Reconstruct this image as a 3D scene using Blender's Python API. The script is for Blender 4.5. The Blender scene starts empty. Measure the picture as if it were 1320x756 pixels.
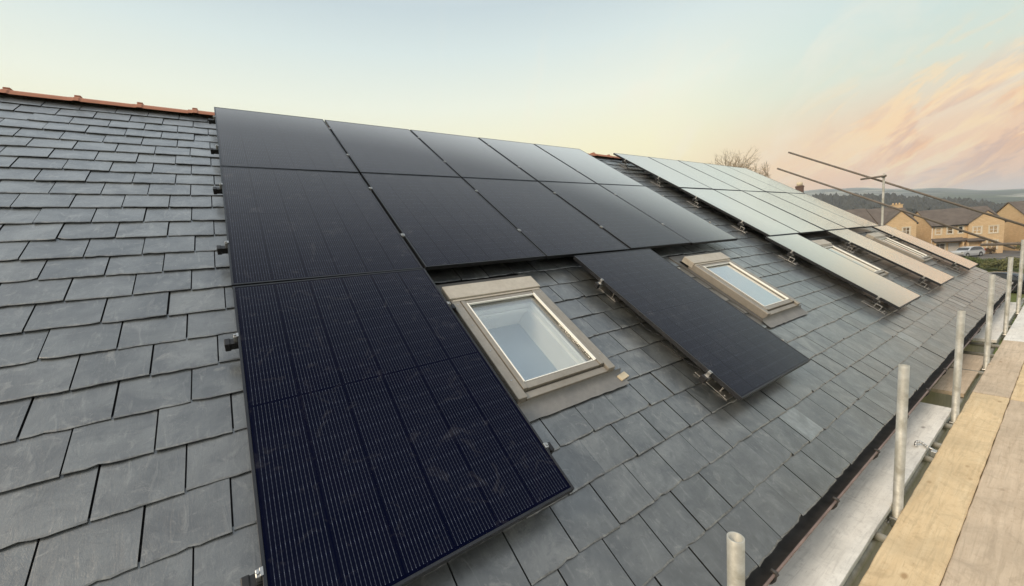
import bpy, bmesh, math, random
from mathutils import Vector, Matrix, noise
R_ = math.radians
random.seed(7)
scene = bpy.context.scene
COL = scene.collection

# ------------------------------------------------------------------ camera
CAM = Vector((0.0792, -5.6519, -1.8430))
cd = bpy.data.cameras.new('camera'); cam = bpy.data.objects.new('camera', cd); COL.objects.link(cam)
rx = Vector((0.82148, -0.56563, -0.07231)); up = Vector((0.12422, 0.05376, 0.99080)); fw = Vector((0.55654, 0.82290, -0.11442))
m = Matrix((rx, up, -fw)).transposed().to_4x4(); m.translation = CAM
cam.matrix_world = m
cd.sensor_width = 36.0; cd.lens = 497.555 / 1320 * 36; cd.clip_start = 0.05; cd.clip_end = 12000
scene.camera = cam

# ------------------------------------------------------------------ world sky (dusk)
def lin(c):
    return tuple(((v/255)/12.92 if v/255 <= .04045 else ((v/255+.055)/1.055)**2.4) for v in c[:3]) + (1,)
SUN_EL, SUN_AZ = R_(40), R_(180)          # azimuth measured from +X towards +Y: where the light comes from
w = bpy.data.worlds.new('World'); scene.world = w; w.use_nodes = True
nt = w.node_tree; N = nt.nodes; L = nt.links; N.clear()
def nd(t, **k):
    n = N.new(t)
    for a, b in k.items(): setattr(n, a, b)
    return n
def mth(op, a, b=None, c=None, clamp=False):
    n = nd('ShaderNodeMath', operation=op); n.use_clamp = clamp
    for i, v in enumerate((a, b, c)):
        if v is None: continue
        if isinstance(v, (int, float)): n.inputs[i].default_value = v
        else: L.new(v, n.inputs[i])
    return n.outputs[0]
def mixc(f, a, b):
    n = nd('ShaderNodeMix', data_type='RGBA')
    for s, v in ((n.inputs[0], f), (n.inputs[6], a), (n.inputs[7], b)):
        if isinstance(v, (int, float, tuple)): s.default_value = v
        else: L.new(v, s)
    return n.outputs[2]
def ramp(f, stops):
    n = nd('ShaderNodeValToRGB'); cr = n.color_ramp
    while len(cr.elements) < len(stops): cr.elements.new(.5)
    for e, (p, c) in zip(cr.elements, stops): e.position = p; e.color = lin(c)
    L.new(f, n.inputs[0]); return n.outputs[0]
def maprange(v, a, b, c=0, d=1, interp='SMOOTHSTEP'):
    n = nd('ShaderNodeMapRange', interpolation_type=interp)
    L.new(v, n.inputs[0]); n.inputs[1].default_value = a; n.inputs[2].default_value = b; n.inputs[3].default_value = c; n.inputs[4].default_value = d
    return n.outputs[0]
tc = nd('ShaderNodeTexCoord'); sx = nd('ShaderNodeSeparateXYZ'); L.new(tc.outputs['Generated'], sx.inputs[0])
X, Y, Z = sx.outputs
zc = mth('MAXIMUM', Z, 0.0)
cream = ramp(zc, [(0, (252,226,160)), (.12, (252,236,180)), (.22, (249,241,198)), (.33, (236,240,222)), (.43, (214,227,224)), (.50, (196,211,215)), (.66, (208,220,228)), (1, (226,238,250))])
pink = ramp(zc, [(0, (234,172,126)), (.06, (242,180,130)), (.12, (246,194,144)), (.18, (238,208,172)), (.26, (212,222,206)), (.35, (194,218,216)), (.5, (190,206,218)), (1, (226,238,250))])
back = ramp(zc, [(0, (200,182,168)), (.12, (214,200,188)), (.35, (236,232,226)), (.6, (244,246,246)), (1, (226,238,250))])
wpink = maprange(X, .78, .985)
sky = mixc(wpink, cream, pink)
wback = maprange(Y, .05, -.45)
wback = mth('MULTIPLY', wback, maprange(X, .95, .6))
sky = mixc(wback, sky, back)
# high thin clouds, lit pink and orange, thickest low down towards +X
ta = mth('DIVIDE', Y, mth('MAXIMUM', mth('ABSOLUTE', X), .05))
cu = mth('ADD', mth('MULTIPLY', ta, -.88), mth('MULTIPLY', Z, .48)); cv = mth('ADD', mth('MULTIPLY', ta, .48), mth('MULTIPLY', Z, .88))
def cnoise(su, sv, off, detail, rough, dist):
    cmb = nd('ShaderNodeCombineXYZ'); L.new(mth('MULTIPLY', cu, su), cmb.inputs[0]); L.new(mth('MULTIPLY', cv, sv), cmb.inputs[1]); cmb.inputs[2].default_value = off
    n_ = nd('ShaderNodeTexNoise'); L.new(cmb.outputs[0], n_.inputs[0]); n_.inputs['Scale'].default_value = 1; n_.inputs['Detail'].default_value = detail; n_.inputs['Roughness'].default_value = rough; n_.inputs['Distortion'].default_value = dist
    return n_.outputs[0]
nb = cnoise(5.5, 13, 3.3, 8, .6, .9); nw = cnoise(7, 30, 7.7, 8, .6, .9); nf = cnoise(26, 70, 1.1, 7, .65, .8)
lowm = maprange(Z, .275, .13); rightm = maprange(X, .925, .985)
cmk = mth('MULTIPLY', mth('MULTIPLY', maprange(nb, .44, .54), lowm), rightm)
ccol = mixc(maprange(nw, .36, .62), lin((204,152,126)), lin((255,186,108)))
sky = mixc(mth('MULTIPLY', cmk, .88), sky, ccol)
wsp = mth('MULTIPLY', mth('MULTIPLY', maprange(mth('ADD', mth('MULTIPLY', nw, .7), mth('MULTIPLY', nf, .3)), .49, .60), maprange(X, .90, .98)), maprange(Z, .34, .20))
sky = mixc(mth('MULTIPLY', wsp, .75), sky, lin((255,220,164)))
hi = mth('MULTIPLY', maprange(cnoise(3.5, 9, 11.1, 8, .62, .7), .50, .72), mth('MULTIPLY', maprange(X, .2, .9), maprange(Z, .62, .3)))
sky = mixc(mth('MULTIPLY', hi, .35), sky, lin((246,236,214)))
nsk = nd('ShaderNodeTexSky', sky_type='NISHITA'); nsk.sun_disc = False
nsk.sun_elevation = SUN_EL; nsk.sun_rotation = math.pi/2 - SUN_AZ
bg1 = nd('ShaderNodeBackground'); L.new(sky, bg1.inputs[0]); bg1.inputs[1].default_value = .99
bg2 = nd('ShaderNodeBackground'); L.new(nsk.outputs[0], bg2.inputs[0]); bg2.inputs[1].default_value = .05*.12
ad = nd('ShaderNodeAddShader'); L.new(bg1.outputs[0], ad.inputs[0]); L.new(bg2.outputs[0], ad.inputs[1])
wo = nd('ShaderNodeOutputWorld'); L.new(ad.outputs[0], wo.inputs[0])

sd = bpy.data.lights.new('sun', 'SUN'); sd.energy = 2.4; sd.angle = R_(24); sd.color = (1, .80, .58)
so = bpy.data.objects.new('sun', sd); COL.objects.link(so)
dv = Vector((math.cos(SUN_EL)*math.cos(SUN_AZ), math.cos(SUN_EL)*math.sin(SUN_AZ), math.sin(SUN_EL)))
so.rotation_euler = dv.to_track_quat('Z', 'Y').to_euler()
vs = scene.view_settings; vs.view_transform = 'Standard'; vs.look = 'None'; vs.gamma = 1; vs.exposure = 0.12; vs.use_curve_mapping = False
scene.cycles.max_bounces = 8; scene.cycles.diffuse_bounces = 5; scene.cycles.transparent_max_bounces = 12; scene.cycles.transmission_bounces = 6

# ------------------------------------------------------------------ helpers
TH = R_(33); CT, ST = math.cos(TH), math.sin(TH)
def RW(u, v, h=0):                       # roof coords (u along ridge, v down the slope from the top of the array, h above the glass plane)
    return Vector((u, -CT*v - ST*h, -ST*v + CT*h))

class MB:
    def __init__(s): s.bm = bmesh.new(); s.mi = 0
    def face(s, pts):
        vs_ = [s.bm.verts.new(p) for p in pts]
        f = s.bm.faces.new(vs_); f.material_index = s.mi; return f
    def box(s, a, b, T=None, bev=0):
        x0, y0, z0 = a; x1, y1, z1 = b
        P = [(x0,y0,z0),(x1,y0,z0),(x1,y1,z0),(x0,y1,z0),(x0,y0,z1),(x1,y0,z1),(x1,y1,z1),(x0,y1,z1)]
        v = [s.bm.verts.new((T @ Vector(p)) if T else p) for p in P]
        fs = [s.bm.faces.new([v[i] for i in q]) for q in ((0,3,2,1),(4,5,6,7),(0,1,5,4),(1,2,6,5),(2,3,7,6),(3,0,4,7))]
        for f in fs: f.material_index = s.mi
        if bev:
            ed = list({e for f in fs for e in f.edges})
            bmesh.ops.bevel(s.bm, geom=ed, offset=bev, segments=2, affect='EDGES', profile=.5)
        return v
    def tube(s, a, b, r0, r1=None, n=14, cap=True, hollow=0):
        a, b = Vector(a), Vector(b); r1 = r0 if r1 is None else r1
        q = (b-a).to_track_quat('Z', 'Y')
        def ring(c, r): return [s.bm.verts.new(c + q @ Vector((r*math.cos(2*math.pi*i/n), r*math.sin(2*math.pi*i/n), 0))) for i in range(n)]
        A, B = ring(a, r0), ring(b, r1)
        def band(P, Q):
            for i in range(n):
                f = s.bm.faces.new((P[i], P[(i+1) % n], Q[(i+1) % n], Q[i])); f.smooth = True; f.material_index = s.mi
        band(A, B)
        if hollow:
            ax = (b-a).normalized(); Ai, Bi = ring(b, r1-hollow), ring(b - ax*min(.5, (b-a).length*.9), r1-hollow)
            band(B, Ai); band(Ai, Bi); s.bm.faces.new(Bi); Ci = ring(a, r0*.5); s.bm.faces.new(list(reversed(A)))
            for v_ in Ci: s.bm.verts.remove(v_)
        elif cap:
            f = s.bm.faces.new(list(reversed(A))); f.material_index = s.mi; f = s.bm.faces.new(B); f.material_index = s.mi
    def prism(s, prof, axis_a, axis_b):   # prof: closed list of 3D offsets; swept from a to b
        a, b = Vector(axis_a), Vector(axis_b)
        A = [s.bm.verts.new(a+Vector(p)) for p in prof]; B = [s.bm.verts.new(b+Vector(p)) for p in prof]; n = len(prof)
        for i in range(n): f = s.bm.faces.new((A[i], A[(i+1) % n], B[(i+1) % n], B[i])); f.material_index = s.mi
        f = s.bm.faces.new(list(reversed(A))); f.material_index = s.mi; f = s.bm.faces.new(B); f.material_index = s.mi
    def build(s, name, mats, parent=None, fix=True):
        if fix: bmesh.ops.recalc_face_normals(s.bm, faces=s.bm.faces)
        me = bpy.data.meshes.new(name); s.bm.to_mesh(me); s.bm.free()
        for m_ in (mats if isinstance(mats, (list, tuple)) else [mats]): me.materials.append(m_)
        o = bpy.data.objects.new(name, me); COL.objects.link(o)
        if parent: o.parent = parent
        return o
def tag(o, label=None, cat=None, group=None, kind=None):
    if label: o['label'] = label
    if cat: o['category'] = cat
    if group: o['group'] = group
    if kind: o['kind'] = kind
    return o
def empty(name, loc=(0,0,0), rot=(0,0,0), **k):
    o = bpy.data.objects.new(name, None); COL.objects.link(o); o.location = loc; o.rotation_euler = rot; o.empty_display_size = .1
    return tag(o, **k)
def copy_tree(o, parent=None):
    c = o.copy(); COL.objects.link(c); c.parent = parent
    for ch in list(o.children): copy_tree(ch, c)
    return c
def on_roof(name, u, v, h=0, **k): return empty(name, RW(u, v, h), (TH, 0, 0), **k)   # local x along ridge, y up the slope, z off the roof

class Mat:
    def __init__(s, name, base=(.5,.5,.5), rough=.6, metal=0, spec=.5, ior=1.45):
        s.m = bpy.data.materials.new(name); s.m.use_nodes = True; s.nt = s.m.node_tree; s.N = s.nt.nodes; s.L = s.nt.links
        s.b = s.N['Principled BSDF']; s.b.inputs['Base Color'].default_value = (*base, 1); s.b.inputs['Roughness'].default_value = rough
        s.b.inputs['Metallic'].default_value = metal; s.b.inputs['Specular IOR Level'].default_value = spec; s.b.inputs['IOR'].default_value = ior
    def n(s, t, **k):
        x = s.N.new(t)
        for a, b in k.items(): setattr(x, a, b)
        return x
    def co(s, scale=(1,1,1), rot=(0,0,0), kind='Object'):
        t = s.n('ShaderNodeTexCoord'); mp = s.n('ShaderNodeMapping'); s.L.new(t.outputs[kind], mp.inputs[0]); mp.inputs['Scale'].default_value = scale; mp.inputs['Rotation'].default_value = rot
        return mp.outputs[0]
    def noise(s, co, scale, detail=4, rough=.55, dist=0):
        t = s.n('ShaderNodeTexNoise'); s.L.new(co, t.inputs[0]); t.inputs['Scale'].default_value = scale; t.inputs['Detail'].default_value = detail; t.inputs['Roughness'].default_value = rough; t.inputs['Distortion'].default_value = dist
        return t.outputs[0]
    def mr(s, v, a, b, c=0, d=1, ip='LINEAR'):
        t = s.n('ShaderNodeMapRange', interpolation_type=ip); s.L.new(v, t.inputs[0])
        for i, q in enumerate((a, b, c, d)): t.inputs[i+1].default_value = q
        return t.outputs[0]
    def mix(s, f, a, b, bt='MIX'):
        t = s.n('ShaderNodeMix', data_type='RGBA', blend_type=bt)
        for sk, v in ((t.inputs[0], f), (t.inputs[6], a), (t.inputs[7], b)):
            if isinstance(v, (int, float)): sk.default_value = v if sk.type == 'VALUE' else (v, v, v, 1)
            elif isinstance(v, tuple): sk.default_value = (*v[:3], 1)
            else: s.L.new(v, sk)
        return t.outputs[2]
    def math(s, op, a, b=0.0, c=0.0):
        t = s.n('ShaderNodeMath', operation=op)
        for i, v in enumerate((a, b, c)):
            if isinstance(v, (int, float)): t.inputs[i].default_value = v
            else: s.L.new(v, t.inputs[i])
        return t.outputs[0]
    def base(s, c): s.L.new(c, s.b.inputs['Base Color'])
    def rough(s, c): s.L.new(c, s.b.inputs['Roughness'])
    def bump(s, h, strength=.3, dist=.01):
        t = s.n('ShaderNodeBump'); t.inputs['Strength'].default_value = strength; t.inputs['Distance'].default_value = dist; s.L.new(h, t.inputs['Height']); s.L.new(t.outputs[0], s.b.inputs['Normal'])
def simple(name, base, rough=.6, metal=0, var=.12, sc=6, bump=0, bs=60):
    M = Mat(name, base, rough, metal)
    co = M.co(); n = M.noise(co, sc, 5)
    M.base(M.mix(M.mr(n, .3, .7), tuple(max(0, c*(1-var)) for c in base), tuple(min(1, c*(1+var)) for c in base)))
    if bump: M.bump(M.noise(co, bs, 4), bump, .004)
    return M.m

# ------------------------------------------------------------------ materials
def mat_slate():
    M = Mat('slate', rough=.42, spec=1.0)
    at = M.n('ShaderNodeAttribute', attribute_name='tone'); sp = M.n('ShaderNodeSeparateColor'); M.L.new(at.outputs['Color'], sp.inputs[0])
    co = M.co()
    off = M.n('ShaderNodeVectorMath', operation='SCALE'); M.L.new(at.outputs['Color'], off.inputs[0]); off.inputs['Scale'].default_value = 37
    av = M.n('ShaderNodeVectorMath', operation='ADD'); M.L.new(co, av.inputs[0]); M.L.new(off.outputs[0], av.inputs[1]); co2 = av.outputs[0]
    base = M.mix(sp.outputs[0], (.052, .060, .065), (.190, .198, .198))
    base = M.mix(M.mr(sp.outputs[1], .72, 1), base, (.205, .200, .178))
    n1 = M.noise(co2, 5, 6, .6, .6)
    base = M.mix(M.mr(n1, .36, .66), M.mix(.75, base, (.050, .058, .064)), M.mix(.5, base, (.33, .335, .32)))
    bt = M.noise(co2, 9, 7, .68, 2.2); base = M.mix(M.mr(bt, .54, .66, 0, .55), base, (.050, .055, .056))
    # cleft streaks running down the slate
    mp = M.n('ShaderNodeMapping'); M.L.new(co2, mp.inputs[0]); mp.inputs['Scale'].default_value = (22, 5, 5); mp.inputs['Rotation'].default_value = (0, 0, .5)
    st = M.noise(mp.outputs[0], 1.3, 6, .65, 1.2)
    base = M.mix(M.mr(st, .56, .74, 0, .6), base, (.40, .40, .385))
    # pale scuffs and lichen
    sc = M.noise(co2, 11, 8, .72, 1.5)
    base = M.mix(M.mr(sc, .56, .70, 0, .65), base, (.42, .41, .385))
    gr = M.noise(co2, 190, 3, .7); base = M.mix(M.mr(gr, .35, .7, 0, .3), base, (.085, .09, .09))
    dk = M.noise(co, 1.1, 4, .6); base = M.mix(M.mr(dk, .5, .75, 0, .45), base, (.082, .083, .076))
    fk = M.noise(co2, 48, 5, .75, .8); base = M.mix(M.mr(fk, .64, .74, 0, .6), base, (.50, .49, .46))
    # pale slates
    base = M.mix(M.mr(sp.outputs[2], .955, .958), base, M.mix(M.mr(st, .35, .7), (.22, .25, .26), (.40, .42, .42)))
    so_ = M.n('ShaderNodeSeparateXYZ'); M.L.new(co, so_.inputs[0])     # damp, algae-dark slates in the last courses above the gutter
    dm = M.math('MULTIPLY', M.mr(so_.outputs[1], -4.25, -4.85, 0, 1), M.mr(M.noise(co2, 4.5, 6, .65, 1), .42, .6, 0, .8))
    base = M.mix(dm, base, (.050, .052, .046))
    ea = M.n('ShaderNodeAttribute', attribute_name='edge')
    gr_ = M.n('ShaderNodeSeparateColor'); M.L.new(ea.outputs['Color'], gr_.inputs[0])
    base = M.mix(M.math('MULTIPLY', M.mr(sc, .45, .60, 0, .42), gr_.outputs[0]), base, (.47, .475, .46))
    ge = M.n('ShaderNodeSeparateColor'); M.L.new(ea.outputs['Color'], ge.inputs[0]); base = M.mix(ge.outputs[1], base, (.016, .016, .015))   # course-line shade painted onto the split edges, with joint grime
    base = M.mix(1.0, base, (.545, .56, .55), 'MULTIPLY')
    M.base(base); M.rough(M.mr(n1, .3, .7, .50, .32))
    h = M.math('ADD', M.math('MULTIPLY', st, .6), M.math('ADD', M.math('MULTIPLY', sc, .5), M.math('MULTIPLY', gr, .25)))
    M.b.inputs['Coat Weight'].default_value = 1.0; M.b.inputs['Coat Roughness'].default_value = .27; M.b.inputs['Coat IOR'].default_value = 1.6   # damp evening film
    M.bump(h, .5, .006); return M.m

def mat_cells():
    M = Mat('solar_glass', rough=.16, ior=1.33, spec=.5)
    t = M.n('ShaderNodeTexCoord'); s = M.n('ShaderNodeSeparateXYZ'); M.L.new(t.outputs['Object'], s.inputs[0]); x, y = s.outputs[0], s.outputs[1]
    # x runs 0..1.134, y runs -1.762..0
    cw, ch, mx, my, mid = .183, .0853, .018, .022, .012
    half = M.math('GREATER_THAN', M.math('ABSOLUTE', M.math('ADD', y, .881)), mid/2+.001)
    fx = M.math('FRACT', M.math('DIVIDE', M.math('SUBTRACT', x, mx), cw))
    ya = M.math('SUBTRACT', M.math('ABSOLUTE', M.math('ADD', y, .881)), mid/2)
    fy = M.math('FRACT', M.math('DIVIDE', ya, ch))
    def band(f, lo, hi): return M.math('MULTIPLY', M.math('GREATER_THAN', f, lo), M.math('LESS_THAN', f, hi))
    incell = M.math('MULTIPLY', band(fx, .012, .988), M.math('MULTIPLY', band(fy, .012, .988), half))
    inx = M.math('MULTIPLY', M.math('GREATER_THAN', x, mx), M.math('LESS_THAN', x, mx+6*cw)); iny = M.math('LESS_THAN', ya, 10*ch)
    incell = M.math('MULTIPLY', incell, M.math('MULTIPLY', inx, iny))
    oi = M.n('ShaderNodeObjectInfo')
    cell = M.mix(oi.outputs['Random'], (.0018, .0034, .0135), (.0036, .0042, .0105))
    fl = M.n('ShaderNodeCombineXYZ'); M.L.new(M.math('FLOOR', M.math('DIVIDE', M.math('SUBTRACT', x, mx), cw)), fl.inputs[0]); M.L.new(M.math('FLOOR', M.math('DIVIDE', y, ch)), fl.inputs[1]); M.L.new(oi.outputs['Random'], fl.inputs[2])
    wn = M.n('ShaderNodeTexWhiteNoise'); M.L.new(fl.outputs[0], wn.inputs[0])
    cell = M.mix(M.mr(wn.outputs[0], 0, 1, 0, .30), cell, (.0060, .0075, .018))
    col = M.mix(incell, (.0016, .0026, .0115), cell)
    # sixteen thin busbar wires per cell
    gx = M.math('DIVIDE', M.math('SUBTRACT', fx, .028), .944); g = M.math('FRACT', M.math('MULTIPLY', gx, 13)); d = M.math('ABSOLUTE', M.math('SUBTRACT', g, .5))
    wire = M.mr(d, .045, .085, 1, 0)
    sg = M.math('FRACT', M.math('DIVIDE', ya, ch*.2)); dash = M.mr(M.math('ABSOLUTE', M.math('SUBTRACT', sg, .5)), .1, .45, 1.0, .55)
    edge = M.mr(M.math('ABSOLUTE', M.math('SUBTRACT', fy, .5)), .455, .48, 0, 1)
    wire = M.math('MULTIPLY', M.math('MULTIPLY', M.math('MULTIPLY', wire, incell), band(gx, .0, 1.0)), M.math('MULTIPLY', dash, M.math('ADD', M.math('MULTIPLY', edge, 1.7), .42)))
    col = M.mix(M.math('MULTIPLY', wire, .36), col, (.36, .42, .54))
    # rain-dried dust and smears
    co = M.co(kind='Object'); rnd = M.n('ShaderNodeVectorMath', operation='ADD'); M.L.new(co, rnd.inputs[0]); cb = M.n('ShaderNodeCombineXYZ'); M.L.new(M.math('MULTIPLY', oi.outputs['Random'], 50), cb.inputs[0]); M.L.new(cb.outputs[0], rnd.inputs[1])
    sm = M.noise(rnd.outputs[0], 7, 8, .7, 1.2); d1 = M.mr(sm, .56, .80, 0, .10)
    bigd = M.mr(M.noise(rnd.outputs[0], 1.4, 3), .3, .75, .0, .006)
    sp_ = M.mr(M.noise(rnd.outputs[0], 260, 2, .6), .70, .82, 0, .12)
    col = M.mix(M.math('ADD', M.math('ADD', d1, bigd), sp_), col, (.34, .33, .33))
    M.base(col); M.b.inputs['Specular IOR Level'].default_value = 0; M.rough(.6) if 0 else None
    M.b.inputs['Roughness'].default_value = .7
    # anti-reflective glass: almost no mirror head-on, a strong one at grazing angles
    ge_ = M.n('ShaderNodeNewGeometry'); dp_ = M.n('ShaderNodeVectorMath', operation='DOT_PRODUCT'); M.L.new(ge_.outputs['Normal'], dp_.inputs[0]); M.L.new(ge_.outputs['Incoming'], dp_.inputs[1])
    fc = M.math('SUBTRACT', 1.0, M.math('ABSOLUTE', dp_.outputs['Value']))
    F = M.math('MINIMUM', M.math('ADD', M.mr(fc, .70, .83, 0, .66, 'SMOOTHSTEP'), M.math('MULTIPLY', M.math('POWER', fc, 4.2), .84)), .95)
    gl = M.n('ShaderNodeBsdfGlossy'); gl.inputs['Color'].default_value = (1, .945, .88, 1); M.L.new(M.mr(sm, .3, .8, .14, .26), gl.inputs['Roughness'])
    mx = M.n('ShaderNodeMixShader'); M.L.new(F, mx.inputs[0]); M.L.new(M.b.outputs[0], mx.inputs[1]); M.L.new(gl.outputs[0], mx.inputs[2]); M.L.new(mx.outputs[0], M.N['Material Output'].inputs[0])
    return M.m

def mat_metal(name, base, rough, grime=(.2,.18,.14), amt=.35, sc=9, metal=.8):
    M = Mat(name, base, rough, metal); co = M.co(kind='Generated') if False else M.co()
    n = M.noise(co, sc, 8, .7, .5); n2 = M.noise(co, sc*7, 4, .6)
    M.base(M.mix(M.mr(n, .42, .7, 0, amt), M.mix(M.mr(n2, .3, .7), tuple(c*.86 for c in base), base), grime)); M.rough(M.mr(n, .3, .7, rough*.85, min(1, rough*1.35))); M.bump(n2, .15, .002)
    return M.m

def mat_wood(name, a, b, knots=(.2,.13,.07), wet=0, gsc=1):
    M = Mat(name, rough=.8, spec=.25); co = M.co()
    oi = M.n('ShaderNodeObjectInfo'); cb = M.n('ShaderNodeCombineXYZ'); M.L.new(M.math('MULTIPLY', oi.outputs['Random'], 40), cb.inputs[1]); M.L.new(M.math('MULTIPLY', oi.outputs['Random'], 17), cb.inputs[0])
    av = M.n('ShaderNodeVectorMath', operation='ADD'); M.L.new(co, av.inputs[0]); M.L.new(cb.outputs[0], av.inputs[1]); co = av.outputs[0]
    mp = M.n('ShaderNodeMapping'); M.L.new(co, mp.inputs[0]); mp.inputs['Scale'].default_value = (.7, 11, 11)
    g = M.noise(mp.outputs[0], 3*gsc, 6, .6, .6); big = M.noise(co, 1.7, 4, .6, .5); sp = M.noise(mp.outputs[0], 9, 5, .7, 2.0)
    c = M.mix(M.mr(g, .32, .68), a, b)
    c = M.mix(M.mr(big, .35, .7, 0, .5), c, tuple(x*.72 for x in b))
    c = M.mix(M.mr(sp, .60, .74, 0, .7), c, knots)
    vo = M.n('ShaderNodeTexVoronoi'); mp2 = M.n('ShaderNodeMapping'); M.L.new(co, mp2.inputs[0]); mp2.inputs['Scale'].default_value = (2.2, 4.5, 4.5); M.L.new(mp2.outputs[0], vo.inputs[0]); vo.inputs['Scale'].default_value = 1.3
    c = M.mix(M.mr(vo.outputs['Distance'], .045, .10, .75, 0), c, knots)
    bl = M.noise(co, 5.5, 8, .72, 1.8); c = M.mix(M.mr(bl, .52, .72, 0, .55), c, tuple(x*.55 for x in b))
    c = M.mix(M.mr(M.noise(co, 24, 6, .7), .54, .76, 0, .35), c, knots)
    c = M.mix(M.mr(M.noise(co, 2.6, 5, .6, 1.0), .48, .62, 0, .4), c, tuple(x*.62 for x in a))
    c = M.mix(M.mr(M.noise(mp.outputs[0], 5, 7, .6, .6), .52, .66, 0, .30), c, tuple(x*.5 for x in b))
    M.base(c); M.bump(g, .4, .004); return M.m

def mat_brick(name, a, b, mortar, sx=1):
    M = Mat(name, rough=.85, spec=.2); t = M.n('ShaderNodeTexCoord'); s = M.n('ShaderNodeSeparateXYZ'); M.L.new(t.outputs['Object'], s.inputs[0])
    c = M.n('ShaderNodeCombineXYZ'); M.L.new(M.math('ADD', s.outputs[0], s.outputs[1]), c.inputs[0]); M.L.new(s.outputs[2], c.inputs[1])
    br = M.n('ShaderNodeTexBrick'); M.L.new(c.outputs[0], br.inputs[0]); br.inputs['Color1'].default_value = (*a, 1); br.inputs['Color2'].default_value = (*b, 1); br.inputs['Mortar'].default_value = (*mortar, 1)
    br.inputs['Scale'].default_value = 1; br.inputs['Brick Width'].default_value = .42*sx; br.inputs['Row Height'].default_value = .15*sx; br.inputs['Mortar Size'].default_value = .012
    n = M.noise(M.co(), .8, 5); M.base(M.mix(M.mr(n, .35, .7, 0, .35), br.outputs[0], tuple(x*.65 for x in a))); return M.m

SLATE = mat_slate(); CELLS = mat_cells()
FRAME = mat_metal('black_anodised', (.018,.02,.024), .38, (.06,.06,.06), .25, 8, .3)
FRAME_SIDE = FRAME
ALU = mat_metal('aluminium', (.62,.62,.60), .38, (.25,.24,.22), .3, 12)
STEEL = mat_metal('stainless_steel', (.42,.42,.41), .35, (.10,.10,.10), .4, 14)
BLACKP = simple('black_plastic', (.012,.012,.013), .5)
GALV = mat_metal('galvanised_tube', (.56,.55,.49), .55, (.20,.18,.12), .6, 7, .45)
GALV_OLD = mat_metal('weathered_tube', (.23,.20,.17), .65, (.12,.09,.06), .5, 6, .35)
TAUPE = mat_metal('taupe_aluminium', (.31,.283,.240), .42, (.17,.152,.125), .35, 5, .25)
TAUPE_L = mat_metal('pale_taupe_cover', (.49,.445,.37), .5, (.33,.295,.24), .4, 5, .1)
LEAD = mat_metal('grey_apron', (.235,.228,.212), .55, (.16,.165,.17), .5, 4, .2)
FLASH = mat_metal('dark_grey_flashing', (.12,.117,.11), .5, (.08,.078,.07), .5, 5, .2)
WHITEF = simple('white_painted_frame', (.88,.87,.80), .4, 0, .05)
REVEAL = simple('white_reveal', (.95,.95,.91), .8, 0, .03)
ROOMF = simple('room_floor', (.38,.46,.54), .8, 0, .10, 2)
TERRA = mat_metal('terracotta', (.40,.165,.095), .8, (.28,.16,.115), .5, 6, 0)
GUTTER = simple('gutter_black', (.058,.054,.050), .6, 0, .5, 9)
GUTRIM = simple('gutter_rim', (.20,.145,.125), .6, 0, .3, 8)
WOOD_A = mat_wood('scaffold_board_fresh', (.78,.62,.39), (.69,.515,.30), (.34,.21,.10))
WOOD_B = mat_wood('scaffold_board_worn', (.68,.555,.41), (.55,.435,.31), (.30,.20,.12))
WOOD_C = mat_wood('scaffold_board_pale', (.88,.86,.79), (.78,.75,.68), (.20,.17,.15), gsc=.6)
STONE = mat_brick('sandstone', (.78,.57,.34), (.68,.48,.275), (.46,.36,.25))
BRICKR = mat_brick('red_brick', (.17,.10,.085), (.13,.075,.065), (.2,.17,.15), .6)
def mat_tiles(name, c):
    M = Mat(name, rough=.75, spec=.3); t = M.n('ShaderNodeTexCoord'); s = M.n('ShaderNodeSeparateXYZ'); M.L.new(t.outputs['Object'], s.inputs[0])
    wv = M.math('FRACT', M.math('MULTIPLY', s.outputs[2], 5.5)); n = M.noise(M.co(), 1.2, 6)
    cc = M.mix(M.mr(n, .3, .7), tuple(x*.8 for x in c), tuple(x*1.2 for x in c)); M.base(M.mix(M.mr(wv, .0, .2, .45, 0), cc, tuple(x*.5 for x in c))); return M.m
ROOFT = mat_tiles('roof_tiles_grey', (.135,.112,.095))
GLASSD = Mat('dark_window_glass', (.05,.055,.06), .12).m
WHITEP = simple('white_upvc', (.78,.76,.70), .5, 0, .04)
WALLM = simple('render_wall', (.45,.40,.33), .85)
HIDW = simple('underlay', (.02,.02,.022), .9)
GARAGE = simple('garage_door_paint', (.50,.49,.47), .6)

# ------------------------------------------------------------------ ground, roads, hills
GZ = -8.5
def interp(t, pts):
    if t <= pts[0][0]: return pts[0][1]
    for (a, b), (c, d) in zip(pts, pts[1:]):
        if t <= c: return b + (d-b)*(t-a)/(c-a)
    return pts[-1][1]
SKYL = [(-180, 2.6), (-60, 2.2), (-20, 1.9), (2.9, 1.98), (5.6, 2.28), (8.6, 2.9), (14.4, 3.8), (17, 4.1), (30, 4.3), (90, 3.2), (180, 2.6)]
WOODL = [(-180, 1.2), (-20, .4), (2.9, .70), (5.6, 1.42), (8.6, 2.07), (11.9, 2.87), (17, 3.6), (30, 3.6), (90, 2.0), (180, 1.2)]
def terr(az, r):
    n = noise.noise(Vector((math.cos(R_(az))*r*.004, math.sin(R_(az))*r*.004, 1.7)))
    n3 = noise.noise(Vector((az*.33, r*.0006, 5.1)))
    hw = CAM.z + 700*math.tan(R_(interp(az, WOODL))) - 9 + 3*n
    hs = CAM.z + 3000*math.tan(R_(interp(az, SKYL))) + 7*n3
    return interp(r, [(0, GZ), (150, GZ), (230, GZ-2), (420, GZ-3 if hw > GZ else GZ-3), (700, hw), (1100, hw*.9), (1500, hw*.35+hs*.30+6*n3), (2100, hs*.62+8*n), (3000, hs), (4200, hs*.9), (6000, -20)])
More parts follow.
